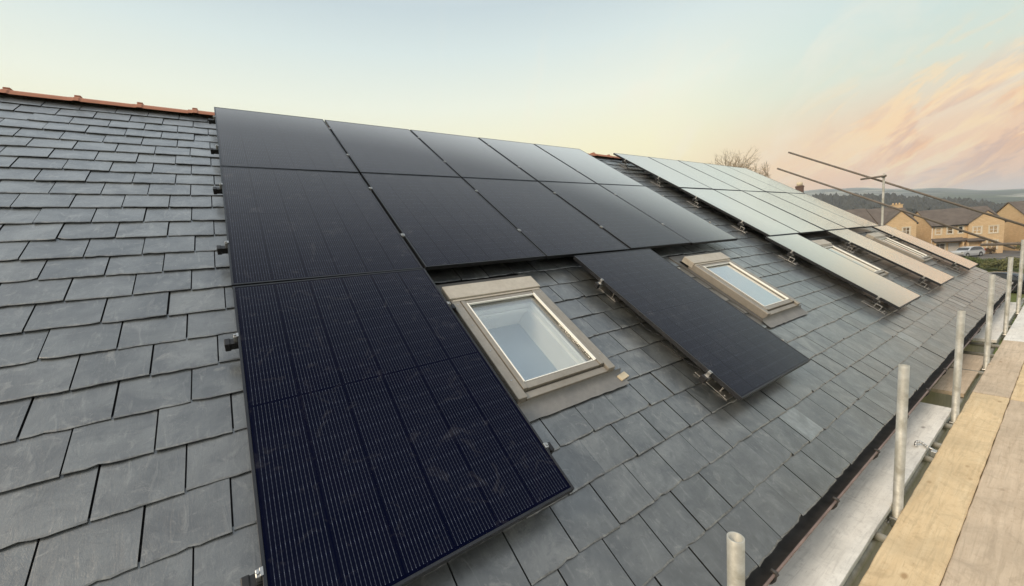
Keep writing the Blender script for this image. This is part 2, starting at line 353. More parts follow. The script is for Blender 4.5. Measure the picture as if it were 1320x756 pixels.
mb = MB(); rs = [0, 30, 80, 150, 200, 250, 320, 420, 500, 560, 620, 660, 700, 760, 850, 950, 1100, 1250, 1400, 1600, 1850, 2100, 2400, 2700, 3000, 3300, 4200, 6000]
azs = [-180 + i*1.5 for i in range(116)] + [-6 + i*.5 for i in range(73)] + [30.5 + i*1.5 for i in range(100)]
azs = sorted(set(round(a, 2) for a in azs if a < 180))
grid = [[mb.bm.verts.new((CAM.x + r*math.cos(R_(a)), CAM.y + r*math.sin(R_(a)), terr(a, r))) for a in azs] for r in rs[1:]]
c0 = mb.bm.verts.new((CAM.x, CAM.y, GZ)); na = len(azs)
for j in range(na):
    mb.bm.faces.new((c0, grid[0][j], grid[0][(j+1) % na]))
    for i in range(len(grid)-1): mb.bm.faces.new((grid[i][j], grid[i+1][j], grid[i+1][(j+1) % na], grid[i][(j+1) % na])).smooth = True
M = Mat('countryside', rough=.95, spec=.1)
g = M.n('ShaderNodeNewGeometry'); P = g.outputs['Position']
vo = M.n('ShaderNodeTexVoronoi'); M.L.new(P, vo.inputs[0]); vo.inputs['Scale'].default_value = .0045; vs2 = M.n('ShaderNodeSeparateColor'); M.L.new(vo.outputs['Color'], vs2.inputs[0])
ns = M.noise(P, .012, 7, .65, .8); fine = M.noise(P, .35, 6, .7)
fld = M.mix(vs2.outputs[0], (.10, .11, .08), (.46, .44, .36)); fld = M.mix(M.mr(vs2.outputs[1], .6, .62), fld, (.06, .075, .035))
fld = M.mix(M.mr(ns, .48, .54), fld, (.036, .040, .034))
near = M.mix(M.mr(fine, .3, .7), (.060, .085, .022), (.125, .150, .048)); near = M.mix(M.mr(M.noise(P, .06, 4), .4, .65, 0, .7), near, (.15, .14, .06))
ln = M.n('ShaderNodeVectorMath', operation='LENGTH'); M.L.new(P, ln.inputs[0])
M.base(M.mix(M.mr(ln.outputs['Value'], 160, 300), near, fld)); M.bump(fine, .4, .3)
tag(mb.build('ground', M.m), kind='structure')

# asphalt street and driveway beyond the gable
ASPH = simple('asphalt', (.075,.075,.078), .9, 0, .25, .8, .3, 30); PAVE = simple('paving', (.25,.235,.21), .9, 0, .2, 1.0)
def strip(name, pts, z, mat, wide=None):
    mb = MB(); mb.face([(x, y, z) for x, y in pts]); return tag(mb.build(name, mat, fix=True), kind='structure')
hv = Vector((.574, -.819)); hn = Vector((-.819, -.574))         # facade direction and its outward normal
hb = Vector((99.0, 8.96))
def HP(s, n): p = hb + hv*s + hn*n; return (p.x, p.y)
strip('road', [HP(-60, 16), HP(60, 16), HP(60, 10), HP(-60, 10)], GZ+.008, ASPH)
strip('driveway', [HP(-60, 9.9), HP(60, 9.9), HP(60, -9), HP(-60, -9)], GZ+.004, simple('driveway_asphalt', (.11,.105,.10), .9, 0, .2, .8))
mb = MB()
for n0 in (9.9, 16.0): a, b = HP(-60, n0), HP(60, n0); c, d = HP(60, n0+.15), HP(-60, n0+.15); mb.prism([(0,0,0),(0,0,.12),(c[0]-b[0], c[1]-b[1], .12),(c[0]-b[0], c[1]-b[1], 0)], (a[0], a[1], GZ), (b[0], b[1], GZ))
tag(mb.build('kerb', PAVE), kind='structure')

# wood on the ridge across the valley: far-off mass of trees
LEAFD = simple('wood_foliage', (.048,.048,.040), .95, 0, .35, .08)
mb = MB(); random.seed(3)
for i in range(5200):
    az = random.uniform(-14, 34); r = random.uniform(560, 730)
    if i % 5 == 0: r = random.uniform(250, 520)
    if az < 5 and random.random() < .55: continue
    z = terr(az, r); x = CAM.x + r*math.cos(R_(az)); y = CAM.y + r*math.sin(R_(az)); s = random.uniform(2.2, 4.6); hgt = s*random.uniform(1.3, 2.3)
    if r < 520: s *= .7; hgt = s*1.2
    ring = [mb.bm.verts.new((x + s*random.uniform(.7, 1.1)*math.cos(k*1.2566), y + s*random.uniform(.7, 1.1)*math.sin(k*1.2566), z + hgt*random.uniform(.35, .65))) for k in range(5)]
    top = mb.bm.verts.new((x+random.uniform(-1, 1), y+random.uniform(-1, 1), z+hgt+1.5)); bot = mb.bm.verts.new((x, y, z-1))
    for k in range(5): mb.bm.faces.new((ring[k], ring[(k+1) % 5], top)); mb.bm.faces.new((ring[(k+1) % 5], ring[k], bot))
tag(mb.build('distant_wood', LEAFD, fix=False), 'dark leafless wood covering the ridge across the valley', 'wood', kind='stuff')

# ------------------------------------------------------------------ the slate-roofed house we stand beside
HSLATE = -.135                                    # top of the slate field below the glass plane
U0, U1, VE, VR = -9.0, 13.6, 5.945, -.13
WINS = [1.20, 4.19, 7.66, 10.93]; WW, WV0, WV1 = .78, 3.75, 4.79
house = empty('slate_roofed_house', (0, 0, GZ), label='house with a grey slate roof that carries the solar panels', cat='house')
def P2H(o): o.parent = house; o.location = Vector(o.location) - Vector((0, 0, GZ)); return o
def hpart(name, mb, mats, parent=None, fix=True):  # mesh given in world coordinates
    o = mb.build(name, mats, None, fix)
    o.parent = parent or house
    if parent is None: o.matrix_parent_inverse = Matrix.Translation((0, 0, -GZ))
    return o
# slates
G_, SWD = .2155, .2515; random.seed(11)
mb = MB(); tone = mb.bm.loops.layers.color.new('tone'); edge = mb.bm.loops.layers.color.new('edge')
PALE = [(3.01, 5.62), (6.03, 5.57), (7.29, 5.24), (9.01, 5.58), (-1.35, 2.3)]
def slate(u0, u1, v1, ln, t, jit):
    w = u1-u0
    if w < .02: return
    g0, g1 = u0+.0026+abs(random.gauss(0, .0008)), u1-.0026-abs(random.gauss(0, .0008))
    col = [random.random(), random.random(), random.random()*.97]
    if any(u0 < a_ < u1 and v1-G_ < b_ < v1 for a_, b_ in PALE): col[2] = 1.0
    n = 9; tw = random.gauss(0, .0012); lift = random.uniform(-.0012, .0028); tilt = .050
    skew = random.gauss(0, .0018); ch0 = random.random() < .09; ch1 = random.random() < .09; cs0 = random.uniform(.005, .018); cs1 = random.uniform(.005, .018)
    def H(u, v): return HSLATE + lift + tilt*(v - v1) + tw*((u-g0)/w-.5)*2
    def rowp(k, off):
        f = k/(n-1); u = g0+(g1-g0)*f; dv_ = skew*(f-.5)*2 + random.gauss(0, .0011) if off == 0 else 0
        return f, u, dv_
    dvs = []
    for k in range(n):
        f = k/(n-1); d = skew*(f-.5)*2 + random.gauss(0, .0013) + jit - (random.random() < .03)*random.uniform(.003, .008)
        if ch0 and f < .14: d -= cs0*(1-f/.14)
        if ch1 and f > .86: d -= cs1*(1-(1-f)/.14)
        dvs.append(d)
    us = [g0+(g1-g0)*k/(n-1) for k in range(n)]
    # rows: head, inner, bevel lip, bottom
    def W(u, v, h): return RW(u, v, h)
    bv = mb.bm.verts.new
    wob = lambda: random.gauss(0, .0011)
    head = [bv(W(u, v1-ln, H(u, v1-ln))) for u in us]
    inner = [bv(W(u, v1+dvs[k]-.007+wob(), H(u, v1-.007))) for k, u in enumerate(us)]
    lip = [bv(W(u, v1+dvs[k], H(u, v1)-.0028+wob()*.5)) for k, u in enumerate(us)]
    bot = [bv(W(u, v1+dvs[k]-.001, H(u, v1)-t)) for k, u in enumerate(us)]
    hb_ = [bv(W(us[0], v1-ln, H(us[0], v1-ln)-t)), bv(W(us[-1], v1-ln, H(us[-1], v1-ln)-t))]
    def q(vs_, e):
        f = mb.bm.faces.new(vs_)
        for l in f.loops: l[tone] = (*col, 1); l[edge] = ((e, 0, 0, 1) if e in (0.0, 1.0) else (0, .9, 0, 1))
    for k in range(n-1):
        q((head[k], inner[k], inner[k+1], head[k+1]), 0.0)
        q((inner[k], lip[k], lip[k+1], inner[k+1]), 1.0)
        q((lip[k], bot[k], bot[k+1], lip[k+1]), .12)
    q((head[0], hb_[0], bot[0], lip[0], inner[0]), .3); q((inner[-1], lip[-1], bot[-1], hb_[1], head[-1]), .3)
    return col
k = 0; v1 = VE
while v1 > VR-.02:
    off = (SWD/2 if k % 2 else 0) + .005 + random.gauss(0, .004)
    u = U0 - off
    jrow = random.gauss(0, .0015)
    while u < U1:
        wd = SWD*random.choice([1, 1, 1, 1, .985, 1.015]); ua, ub = max(u, U0), min(u+wd, U1); u += wd
        if ub-ua < .03: continue
        ln = .235 if v1 - .235 > VR-.04 else max(.06, v1-VR+.03)
        t = random.choice([.009, .010, .011, .0125, .008]); jit = jrow + random.gauss(0, .0018)
        segs = [(ua, ub)]; v1e, lne = v1, ln
        for wu in WINS:
            a, b = wu-.02, wu+WW+.02
            if ub <= a or ua >= b: continue
            if v1-G_ >= WV1+.03 or v1 <= WV0-.12: continue
            segs = []
            if ua < a-.03: segs.append((ua, a))
            if ub > b+.03: segs.append((b, ub))
        for a, b in segs: slate(a, b, v1e, lne, t, jit)
    v1 -= G_; k += 1
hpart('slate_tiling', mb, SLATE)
# paint the few pale slates
me = bpy.data.objects['slate_tiling'].data
# sarking under the slates with the window openings left open
mb = MB(); hs_ = HSLATE-.030
cuts = sorted({U0, U1, *WINS, *[w_+WW for w_ in WINS]})
def sheet(u0, u1, v0, v1): mb.face([RW(u0, v0, hs_), RW(u0, v1, hs_), RW(u1, v1, hs_), RW(u1, v0, hs_)])
sheet(U0, U1, VR, WV0); sheet(U0, U1, WV1, VE-.02)
for a, b in zip(cuts, cuts[1:]):
    if not any(abs(a-w_) < 1e-6 for w_ in WINS): sheet(a, b, WV0, WV1)
hpart('roof_deck', mb, HIDW)
# rear slope + walls
rid = RW(0, VR, HSLATE); eav = RW(0, VE, HSLATE); yr, zr = rid.y+.02, rid.z; ye, ze = eav.y, eav.z
mb = MB(); yb = 2*yr - ye; mb.face([(U0, yr+.01, zr-.03), (U1, yr+.01, zr-.03), (U1, yb, ze), (U0, yb, ze)]); hpart('rear_roof_slope', mb, SLATE)
mb = MB(); yw = ye+.20
zt = zr-.30
mb.face([(U0+.1, yw, GZ), (U1-.1, yw, GZ), (U1-.1, yw, ze-.02), (U0+.1, yw, ze-.02)])
mb.face([(U0+.1, yb-.25, GZ), (U1-.1, yb-.25, GZ), (U1-.1, yb-.25, ze-.02), (U0+.1, yb-.25, ze-.02)])
for uu in (U0+.1, U1-.1): mb.face([(uu, yw, GZ), (uu, yb-.25, GZ), (uu, yb-.25, ze-.02), (uu, yr, zr-.08), (uu, yw, ze-.02)])
hpart('wall', mb, WALLM, fix=False)
# verge mortar strip on the gable edge
mb = MB(); mb.prism([(0,0,0),(.03,0,0),(.03,-ST*-.0+0,-.05),(0,0,-.05)], RW(U1-.002, VR, HSLATE-.008), RW(U1-.002, VE-.01, HSLATE-.012)); hpart('verge_strip', mb, simple('mortar', (.30,.29,.27), .9, 0, .2, 8))
# fascia
mb = MB(); mb.box((U0, ye+.05, ze-.23), (U1, ye+.075, ze-.045)); hpart('fascia', mb, simple('fascia_paint', (.10,.085,.08), .6))
# ridge tiles
mb = MB(); L_ = .465; u = U0-.08; random.seed(5)
prof = [(R_(a_)) for a_ in (-62, -40, -18, 0, 18, 40, 62)]
def rring(x, r, dz): return [mb.bm.verts.new((x, yr + r*math.sin(a_)*1.15, zr - .094 + dz + r*math.cos(a_)*1.0)) for a_ in prof]
while u < 12.6:
    u2 = min(u+L_, 12.62); dz = random.gauss(0, .002)
    rings = [rring(u, .128, dz), rring(u+.035, .130, dz), rring(u+.042, .137, dz), rring(u+.080, .138, dz), rring(u+.092, .130, dz), rring(u2, .126, dz)]
    for A, B in zip(rings, rings[1:]):
        for i in range(len(prof)-1): mb.bm.faces.new((A[i], A[i+1], B[i+1], B[i]))
    mb.bm.faces.new(rings[-1]); mb.bm.faces.new(list(reversed(rings[0])))
    # the clay stop on the collar's crown
    c_ = Vector((u+.063, yr, zr-.094+dz+.141)); mb.box((c_.x-.024, c_.y-.045, c_.z-.012), (c_.x+.024, c_.y+.045, c_.z+.008), bev=.005)
    u += L_
hpart('ridge_capping', mb, TERRA)
mb = MB(); mb.tube((12.63, yr, zr-.045), (U1+.01, yr, zr-.045), .05, n=14); hpart('lead_ridge_roll', mb, LEAD)
# gutter: half-round trough, rim bead, brackets
gy, gz, gr = ye+.018, ze-.035, .062
mb = MB(); seg = 10; xs = [U0 + i*.9 for i in range(int((U1-U0)/.9)+1)] + [U1]
def gring(x, r, s0): return [mb.bm.verts.new((x, gy - r*math.cos(math.pi*i/seg), gz - r*math.sin(math.pi*i/seg))) for i in range(seg+1)]
prev = None
for x in xs:
    o_, i_ = gring(x, gr, 0), gring(x, gr-.004, 0)
    if prev:
        for a, b, fl in ((prev[0], o_, 0), (prev[1], i_, 1)):
            for q in range(seg): mb.bm.faces.new((a[q], a[q+1], b[q+1], b[q]) if fl else (a[q+1], a[q], b[q], b[q+1])).smooth = True
    prev = (o_, i_)
gut = hpart('gutter', mb, GUTTER, fix=False)
mb = MB(); mb.tube((U0, gy-gr-.003, gz+.004), (U1, gy-gr-.003, gz+.004), .0065, n=8)
o = mb.build('gutter_rim', GUTRIM, gut)
x = 1.86-.78*12
while x < U1:
    if x > U0:
        mb = MB()
        pts = [(x, gy - (gr+.006)*math.cos(a_), gz - (gr+.006)*math.sin(a_)) for a_ in [math.pi*i/8 for i in range(9)]]
        pts = [(x, gy-gr+.012, gz+.016), (x, gy-gr-.014, gz+.014)] + pts
        for a, b in zip(pts, pts[1:]): mb.tube(a, b, .0085, n=6)
        mb.build('gutter_bracket', GUTTER, gut)
    x += .78

# roof windows
def roof_window(u0, idx):
    r = empty('roof_window'); r.parent = house; r.location = RW(u0, WV1, HSLATE) - Vector((0, 0, GZ)); r.rotation_euler = (TH, 0, 0)
    Ht = WV1-WV0; Wd = WW; F0, F1 = 0, .080
    # flashing kerb: side channels, apron below, head piece
    mb = MB(); mb.box((-.055, -.01, -.006), (-.004, Ht+.03, .010)); mb.box((Wd+.004, -.01, -.006), (Wd+.055, Ht+.03, .010)); mb.box((-.055, Ht+.03, -.006), (Wd+.055, Ht+.14, .007))
    mb.build('flashing', FLASH, r)
    mb = MB(); nx = 16; rng = random.Random(idx)
    rows = []
    for yy, hh in ((.0, .040), (-.012, .014), (-.05, .009), (-.105, .006)):
        rows.append([mb.bm.verts.new((-.07+(Wd+.14)*i/nx, yy + (rng.gauss(0, .003) if yy < -.09 else 0), hh + rng.gauss(0, .0008))) for i in range(nx+1)])
    for A, B in zip(rows, rows[1:]):
        for i in range(nx): mb.bm.faces.new((A[i], B[i], B[i+1], A[i+1])).smooth = True
    mb.build('apron', LEAD, r)
    # outer frame
    mb = MB(); t = .062
    mb.box((0, .0, -.02), (t, Ht-.10, F1), bev=.006); mb.box((Wd-t, .0, -.02), (Wd, Ht-.10, F1), bev=.006)
    mb.box((t+.001, .0, -.02), (Wd-t-.001, .045, F1-.022), bev=.004)
    mb.build('frame', TAUPE, r)
    for sx_ in (0, 1):                                      # side cover joint clips
        for yy in (.12, .40, .70):
            pass
    mb = MB(); mb.box((-.006, Ht-.145, .03), (Wd+.006, Ht+.0, F1+.016), bev=.005); mb.box((.01, Ht-.165, .04), (Wd-.01, Ht-.146, F1+.004), bev=.003); mb.build('hood', TAUPE_L, r)
    for yy in (.13, .38, .62, .84):                         # screws on the side covers
        for xx in (.03, Wd-.03): mb = MB(); mb.tube((xx, yy, F1-.002), (xx, yy, F1+.0025), .005, n=8); mb.build('screw', STEEL, r)
    # sash
    mb = MB(); a = t+.004; s = .030
    mb.box((a, .052, .0), (a+s, Ht-.170, F1+.004), bev=.003); mb.box((Wd-a-s, .052, .0), (Wd-a, Ht-.170, F1+.004), bev=.003)
    mb.box((a+s+.001, .052, .0), (Wd-a-s-.001, .052+.045, F1-.004), bev=.003); mb.box((a+s+.001, Ht-.170-.032, .0), (Wd-a-s-.001, Ht-.170, F1-.002), bev=.003)
    mb.build('sash', TAUPE, r)
    mb = MB(); e = .006                                     # bright glazing edge
    x0, x1, y0, y1 = a+s, Wd-a-s, .052+.045, Ht-.170-.032
    mb.box((x0+.0005, y0, F1-.012), (x0+e+.002, y1, F1+.006)); mb.box((x1-e-.002, y0, F1-.012), (x1-.0005, y1, F1+.006)); mb.box((x0+.01, y1-e, F1-.014), (x1-.01, y1-.0005, F1-.0006)); mb.box((x0+.01, y0+.0005, F1-.016), (x1-.01, y0+.006, F1-.002))
    mb.build('glazing_bead', WHITEF, r)
    mb = MB(); mb.box((x0+.0005, y0+.0005, F1-.030), (x1-.0005, y1-.0005, F1-.022)); mb.build('pane', GLASS, r)
    # reveal and the room beneath, seen through the pane
    mb = MB(); dp = -.27; zt_ = F1-.031
    A = [(x0, y0), (x1, y0), (x1, y1), (x0, y1)]; B = [(x0-.0, y0-.02), (x1+.0, y0-.02), (x1, y1+.05), (x0, y1+.05)]
    for i in range(4):
        p, q = A[i], A[(i+1) % 4]; pb, qb = B[i], B[(i+1) % 4]
        mb.face([(p[0], p[1], zt_), (q[0], q[1], zt_), (qb[0], qb[1], dp), (pb[0], pb[1], dp)])
    for rr_ in ((.010, -.03), (.022, -.075)):               # stepped inner sash
        i_, z_ = rr_
        mb.box((x0, y0, z_-.012), (x0+i_, y1, z_+.02)); mb.box((x1-i_, y0, z_-.012), (x1, y1, z_+.02)); mb.box((x0+i_, y1-i_, z_-.012), (x1-i_, y1, z_+.02)); mb.box((x0+i_, y0, z_-.012), (x1-i_, y0+i_, z_+.02))
    mb.build('reveal', REVEAL, r, fix=False)
    mb = MB(); mb.face([(x0-.001, y0-.021, dp), (x1+.001, y0-.021, dp), (x1+.001, y1+.051, dp), (x0-.001, y1+.051, dp)]); mb.build('room_floor_sheet', ROOMF, r)  # stand-in room floor, set close below the pane to brighten the interior
    return r
gm = bpy.data.materials.new('window_glass'); gm.use_nodes = True; gn = gm.node_tree; gn.nodes.clear()
o_ = gn.nodes.new('ShaderNodeOutputMaterial'); mx_ = gn.nodes.new('ShaderNodeMixShader'); tr = gn.nodes.new('ShaderNodeBsdfTransparent'); gl = gn.nodes.new('ShaderNodeBsdfGlossy'); fr = gn.nodes.new('ShaderNodeLayerWeight')
tr.inputs[0].default_value = (.975, .99, .98, 1); gl.inputs['Roughness'].default_value = .02; fr.inputs[0].default_value = .5
pw_ = gn.nodes.new('ShaderNodeMath'); pw_.operation = 'POWER'; gn.links.new(fr.outputs['Facing'], pw_.inputs[0]); pw_.inputs[1].default_value = 4.0
ma_ = gn.nodes.new('ShaderNodeMath'); ma_.operation = 'MULTIPLY_ADD'; gn.links.new(pw_.outputs[0], ma_.inputs[0]); ma_.inputs[1].default_value = 3.4; ma_.inputs[2].default_value = .12; ma_.use_clamp = True
gn.links.new(ma_.outputs[0], mx_.inputs[0]); gn.links.new(tr.outputs[0], mx_.inputs[1]); gn.links.new(gl.outputs[0], mx_.inputs[2]); gn.links.new(mx_.outputs[0], o_.inputs[0]); GLASS = gm
for i, u0 in enumerate(WINS): roof_window(u0, i)

# a scrap of timber left by the first window's apron
mb = MB(); mb.box((-.05, -.022, 0), (.05, .022, .012), bev=.002); o = mb.build('timber_offcut', simple('fresh_timber', (.62,.52,.36), .8)); o.location = RW(2.045, 4.835, HSLATE+.004); o.rotation_euler = (TH, 0, .25)
tag(o, 'small pale offcut beside the lower corner of the nearest roof window', 'offcut')

# ------------------------------------------------------------------ solar panels
PW, PL, PT = 1.134, 1.762, .032; PU, PV = 1.154, 1.782
def make_panel():
    r = empty('solar_panel')
    mb = MB(); f = .011
    mb.box((0, -PL, -PT), (f, 0, 0), bev=.001); mb.box((PW-f, -PL, -PT), (PW, 0, 0), bev=.001); mb.box((f+.0004, -PL, -PT), (PW-f-.0004, -PL+f, 0), bev=.001); mb.box((f+.0004, -f, -PT), (PW-f-.0004, 0, 0), bev=.001)
    mb.build('frame', FRAME, r)
    mb = MB(); mb.box((f+.0004, -PL+f+.0004, -.008), (PW-f-.0004, -f-.0004, -.0016)); mb.build('cell_glass', CELLS, r)
    mb = MB(); mb.box((.52, -.93, -.026), (.61, -.83, -.0085), bev=.003); mb.build('junction_box', BLACKP, r)
    return r
proto = make_panel(); used = False
ORD = ['first', 'second', 'third', 'fourth', 'fifth']
def put_panel(u, v, label, group):
    global used
    o = proto if not used else copy_tree(proto); used = True
    o.location = RW(u, v, random.gauss(0, .0012)); o.rotation_euler = (TH + random.gauss(0, .0020), random.gauss(0, .0022), 0); tag(o, label, 'solar panel', group); return o
random.seed(21)
GR = 'black solar panels clamped to the slate roof'
B2, PU2 = 6.745, 1.160
for c in range(5):
    put_panel(c*PU, 0, f'black solar panel in the ridge row of the near block, {ORD[c]} from the left', GR)
    put_panel(c*PU, PV, f'black solar panel in the second row of the near block, {ORD[c]} from the left', GR)
    put_panel(B2+c*PU2, 0, f'pale-reflecting solar panel in the ridge row of the far block, {ORD[c]} from the slate gap', GR)
    put_panel(B2+c*PU2, PV, f'pale-reflecting solar panel in the second row of the far block, {ORD[c]} from the slate gap', GR)
put_panel(0, 2*PV, 'nearest dark blue panel with clear white grid lines, left of the nearest roof window', GR)
put_panel(2.60, 2*PV+.016, 'single black panel hanging lower between the nearest two roof windows', GR)
put_panel(6.56, 2*PV, 'hanging grey-reflecting panel right of the second roof window', GR)
put_panel(9.05, 2*PV, 'middle of the three peach-reflecting hanging panels, between the farthest two roof windows', GR)
put_panel(11.88, 2*PV, 'farthest hanging peach-reflecting panel at the gable end', GR)

# rails with hooks, clamps and end caps
def clamp_mesh(end=False):
    mb = MB()
    if end: mb.box((-.016, -.013, -.036), (.0, .013, .001), bev=.003); mb.box((-.004, -.013, .0012), (.006, .013, .004), bev=.001); mb.tube((-.009, 0, .001), (-.009, 0, .007), .0055, n=6)
    else: mb.box((-.0085, -.022, -.036), (.0085, .022, .001)); mb.box((-.015, -.015, .0012), (.015, .015, .004), bev=.001); mb.tube((0, 0, .004), (0, 0, .009), .006, n=6)
    me = mb.build('clamp', STEEL); d = me.data; bpy.data.objects.remove(me); return d
CL_MID, CL_END = clamp_mesh(), clamp_mesh(True)
def hook_mesh():
    mb = MB()                                              # steel plate on the slates, S-shaped arm, rail shoe
    zb = HSLATE+.001
    mb.box((-.055, -.17, zb+.002), (.055, .10, zb+.007), bev=.001)
    mb.box((-.016, -.10, zb+.007), (.016, -.092, -.083)); mb.box((-.016, -.10, -.0834), (.016, .02, -.077), bev=.001)
    mb.box((.020, -.03, zb+.007), (.045, -.022, -.040), bev=.001); mb.box((.020, -.022, -.070), (.045, .0, -.040), bev=.001)
    mb.tube((.032, -.045, -.055), (.032, -.02, -.055), .008, n=6); mb.tube((-.035, -.14, zb+.007), (-.035, -.14, zb+.016), .009, n=6); mb.tube((.035, -.14, zb+.007), (.035, -.14, zb+.016), .009, n=6)
    o = mb.build('roof_hook', STEEL); d = o.data; bpy.data.objects.remove(o); return d
HOOK = hook_mesh()
def child(name, data, parent, loc):
    o = bpy.data.objects.new(name, data); COL.objects.link(o); o.parent = parent; o.location = loc; return o
def rail(u0, u1, v, label, mids, ends, hooks):
    r = on_roof('mounting_rail', u0, v, 0, label=label, cat='rail', group='mounting rails under the panels')
    Ln = u1-u0
    mb = MB(); mb.box((.004, -.019, -.074), (Ln-.004, .019, -.0345), bev=.002); mb.mi = 0
    mb.build('rail_profile', ALU if ends[0] and u0 > 2 else BLACKP, r)
    for xx in (0, Ln): mb = MB(); mb.box((xx-.012, -.023, -.078), (xx+.012, .023, -.031), bev=.004); mb.build('end_cap', BLACKP, r)
    for m_ in mids: child('clamp', CL_MID, r, (m_-u0, 0, 0))
    o = child('clamp', CL_END, r, (ends[0]-u0-.0006, 0, 0))
    o = child('clamp', CL_END, r, (ends[1]-u0+.0006, 0, 0)); o.rotation_euler = (0, 0, math.pi)
    for h_ in hooks: child('roof_hook', HOOK, r, (h_-u0, 0, 0))
def hooks(a, b): n = max(1, round((b-a)/.95)); return [a + (b-a)*i/n for i in range(n+1)]
RV = [.37, 1.28, 2.16, 3.07, 3.98, 5.10]
NM = ['topmost', 'second', 'third', 'fourth']
for i, v in enumerate(RV[:4]):
    e1 = 4*PU+PW; rail(-.050, e1+.05, v, f'{NM[i]} mounting rail from the ridge under the near block, black end showing on the left', [j*PU-.010 for j in range(1, 5)], (0, e1), hooks(-.02+.45, e1-.5))
    e2 = B2+4*PU2+PW; rail(B2-.05, e2+.05, v, f'{NM[i]} mounting rail from the ridge under the far block, its end in the slate gap', [B2+j*PU2-.013 for j in range(1, 5)], (B2, e2), hooks(B2-.02, e2-.1))
for nm, a in (('the nearest dark blue panel left of the nearest roof window', 0), ('the single low panel between the nearest two roof windows', 2.60), ('the hanging panel right of the second roof window', 6.56), ('the middle hanging peach-reflecting panel', 9.05), ('the farthest hanging panel at the gable', 11.88)):
    for v, w_ in ((RV[4], 'upper'), (RV[5], 'lower')):
        rail(a-.045, a+PW+.045, v, f'{w_} mounting rail under {nm}', [], (a, a+PW), [a-.03, a+PW-.1] if a > 5 else [a+.12, a+PW-.15])

# cables sagging under the panel edges
CABLE = simple('cable_black', (.012,.012,.012), .5)
def cable(u, v0, v1, label, seed):
    rng = random.Random(seed); mb = MB(); n = 16; pts = []
    for i in range(n+1):
        f_ = i/n; pts.append(RW(u + .012*math.sin(f_*9+seed), v0+(v1-v0)*f_, -.045 - .045*math.sin(math.pi*f_*3)**2 - .01*rng.random()))
    for a, b in zip(pts, pts[1:]): mb.tube(a, b, .0035, n=6)
    o = mb.build('electric_cable', CABLE); tag(o, label, 'cable', 'cables under the panel edges')
cable(2.625, 4.03, 5.05, 'black cable sagging under the left edge of the single low panel', 1)
cable(6.60, 4.05, 5.05, 'black cable sagging under the hanging panel right of the second roof window', 2)
cable(B2+.03, 2.2, 3.0, 'black cable sagging under the left edge of the far block', 3)

# ------------------------------------------------------------------ scaffold
BR = .02415; DZ = -3.58
def standard(x, y, top, label):
    r = empty('scaffold_standard', (x, y, GZ), label=label, cat='scaffold pole', group='upright scaffold poles along the eaves')
    mb = MB(); mb.tube((0, 0, .01), (0, 0, top-GZ), BR, n=24, hollow=.004); mb.build('tube', GALV, r)
    mb = MB(); mb.box((-.075, -.075, 0), (.075, .075, .008)); mb.build('base_plate', STEEL, r)
    zc_ = DZ-.10-GZ
    mb = MB(); mb.box((-.035, -.036, zc_-.03), (.035, .036, zc_+.03), bev=.008); mb.tube((.03, -.03, zc_), (.075, -.03, zc_), .009, n=6); mb.tube((-.03, .03, zc_), (-.07, .03, zc_), .009, n=6); mb.build('coupler', STEEL, r)
    return r
PX = [(1.19, -5.115, -2.755), (3.18, -5.112, -2.69), (5.08, -5.115, -2.655), (7.09, -5.115, -2.54), (9.30, -5.105, -2.50), (11.35, -5.105, -2.34), (13.2, -5.105, -2.6)]
PN = ['stub of scaffold pole at the bottom edge, open top seen from above', 'tall galvanised scaffold pole in front of the pale board end', 'second tall scaffold pole, rising where the fresh yellow board ends', 'third tall scaffold pole, rising beside the far gutter', 'thin far scaffold pole in front of the hedge', 'farthest tall scaffold pole near the right picture edge', 'last scaffold pole at the gable corner of the scaffold']
for (x, y, t), n_ in zip(PX, PN): standard(x, y, t, n_)
def tubeobj(name, a, b, label, cat='scaffold tube', group=None, mat=None, r=BR, hollow=.004):
    a, b = Vector(a), Vector(b); mb = MB(); mb.tube((0, 0, 0), b-a, r, n=20, hollow=hollow); o = mb.build(name, mat or GALV); o.location = a; return tag(o, label, cat, group)
GT = 'horizontal scaffold tubes carrying the boards'
tz = DZ-.038-BR-.001
for x, l_ in ((2.88, 'scaffold tube crossing under the boards before the nearest tall pole'), (4.12, 'scaffold tube crossing under the boards by the curved clip'), (4.42, 'scaffold tube crossing just past the curved clip'), (4.90, 'scaffold tube crossing at the far end of the pale board'), (6.82, 'scaffold tube crossing by the third tall pole'), (7.75, 'scaffold tube crossing the first open gap over the lawn'), (8.35, 'scaffold tube crossing the second open gap over the lawn'), (9.9, 'scaffold tube crossing by the thin far pole'), (11.9, 'scaffold tube crossing near the farthest pole'), (1.0, 'scaffold tube crossing under the boards beside the open-topped pole stub'), (-1.0, 'scaffold tube crossing under the nearest ends of the boards')):
    tubeobj('scaffold_transom', (x, -6.35, tz), (x, -4.86, tz), l_, group=GT)
for yy, l_ in ((-5.115+.052, 'long scaffold tube along the inner poles under the boards'), (-6.25, 'long scaffold tube along the outer side under the boards')):
    tubeobj('scaffold_ledger', (-3, yy, tz-.052), (13.6, yy, tz-.052), l_, group=GT)
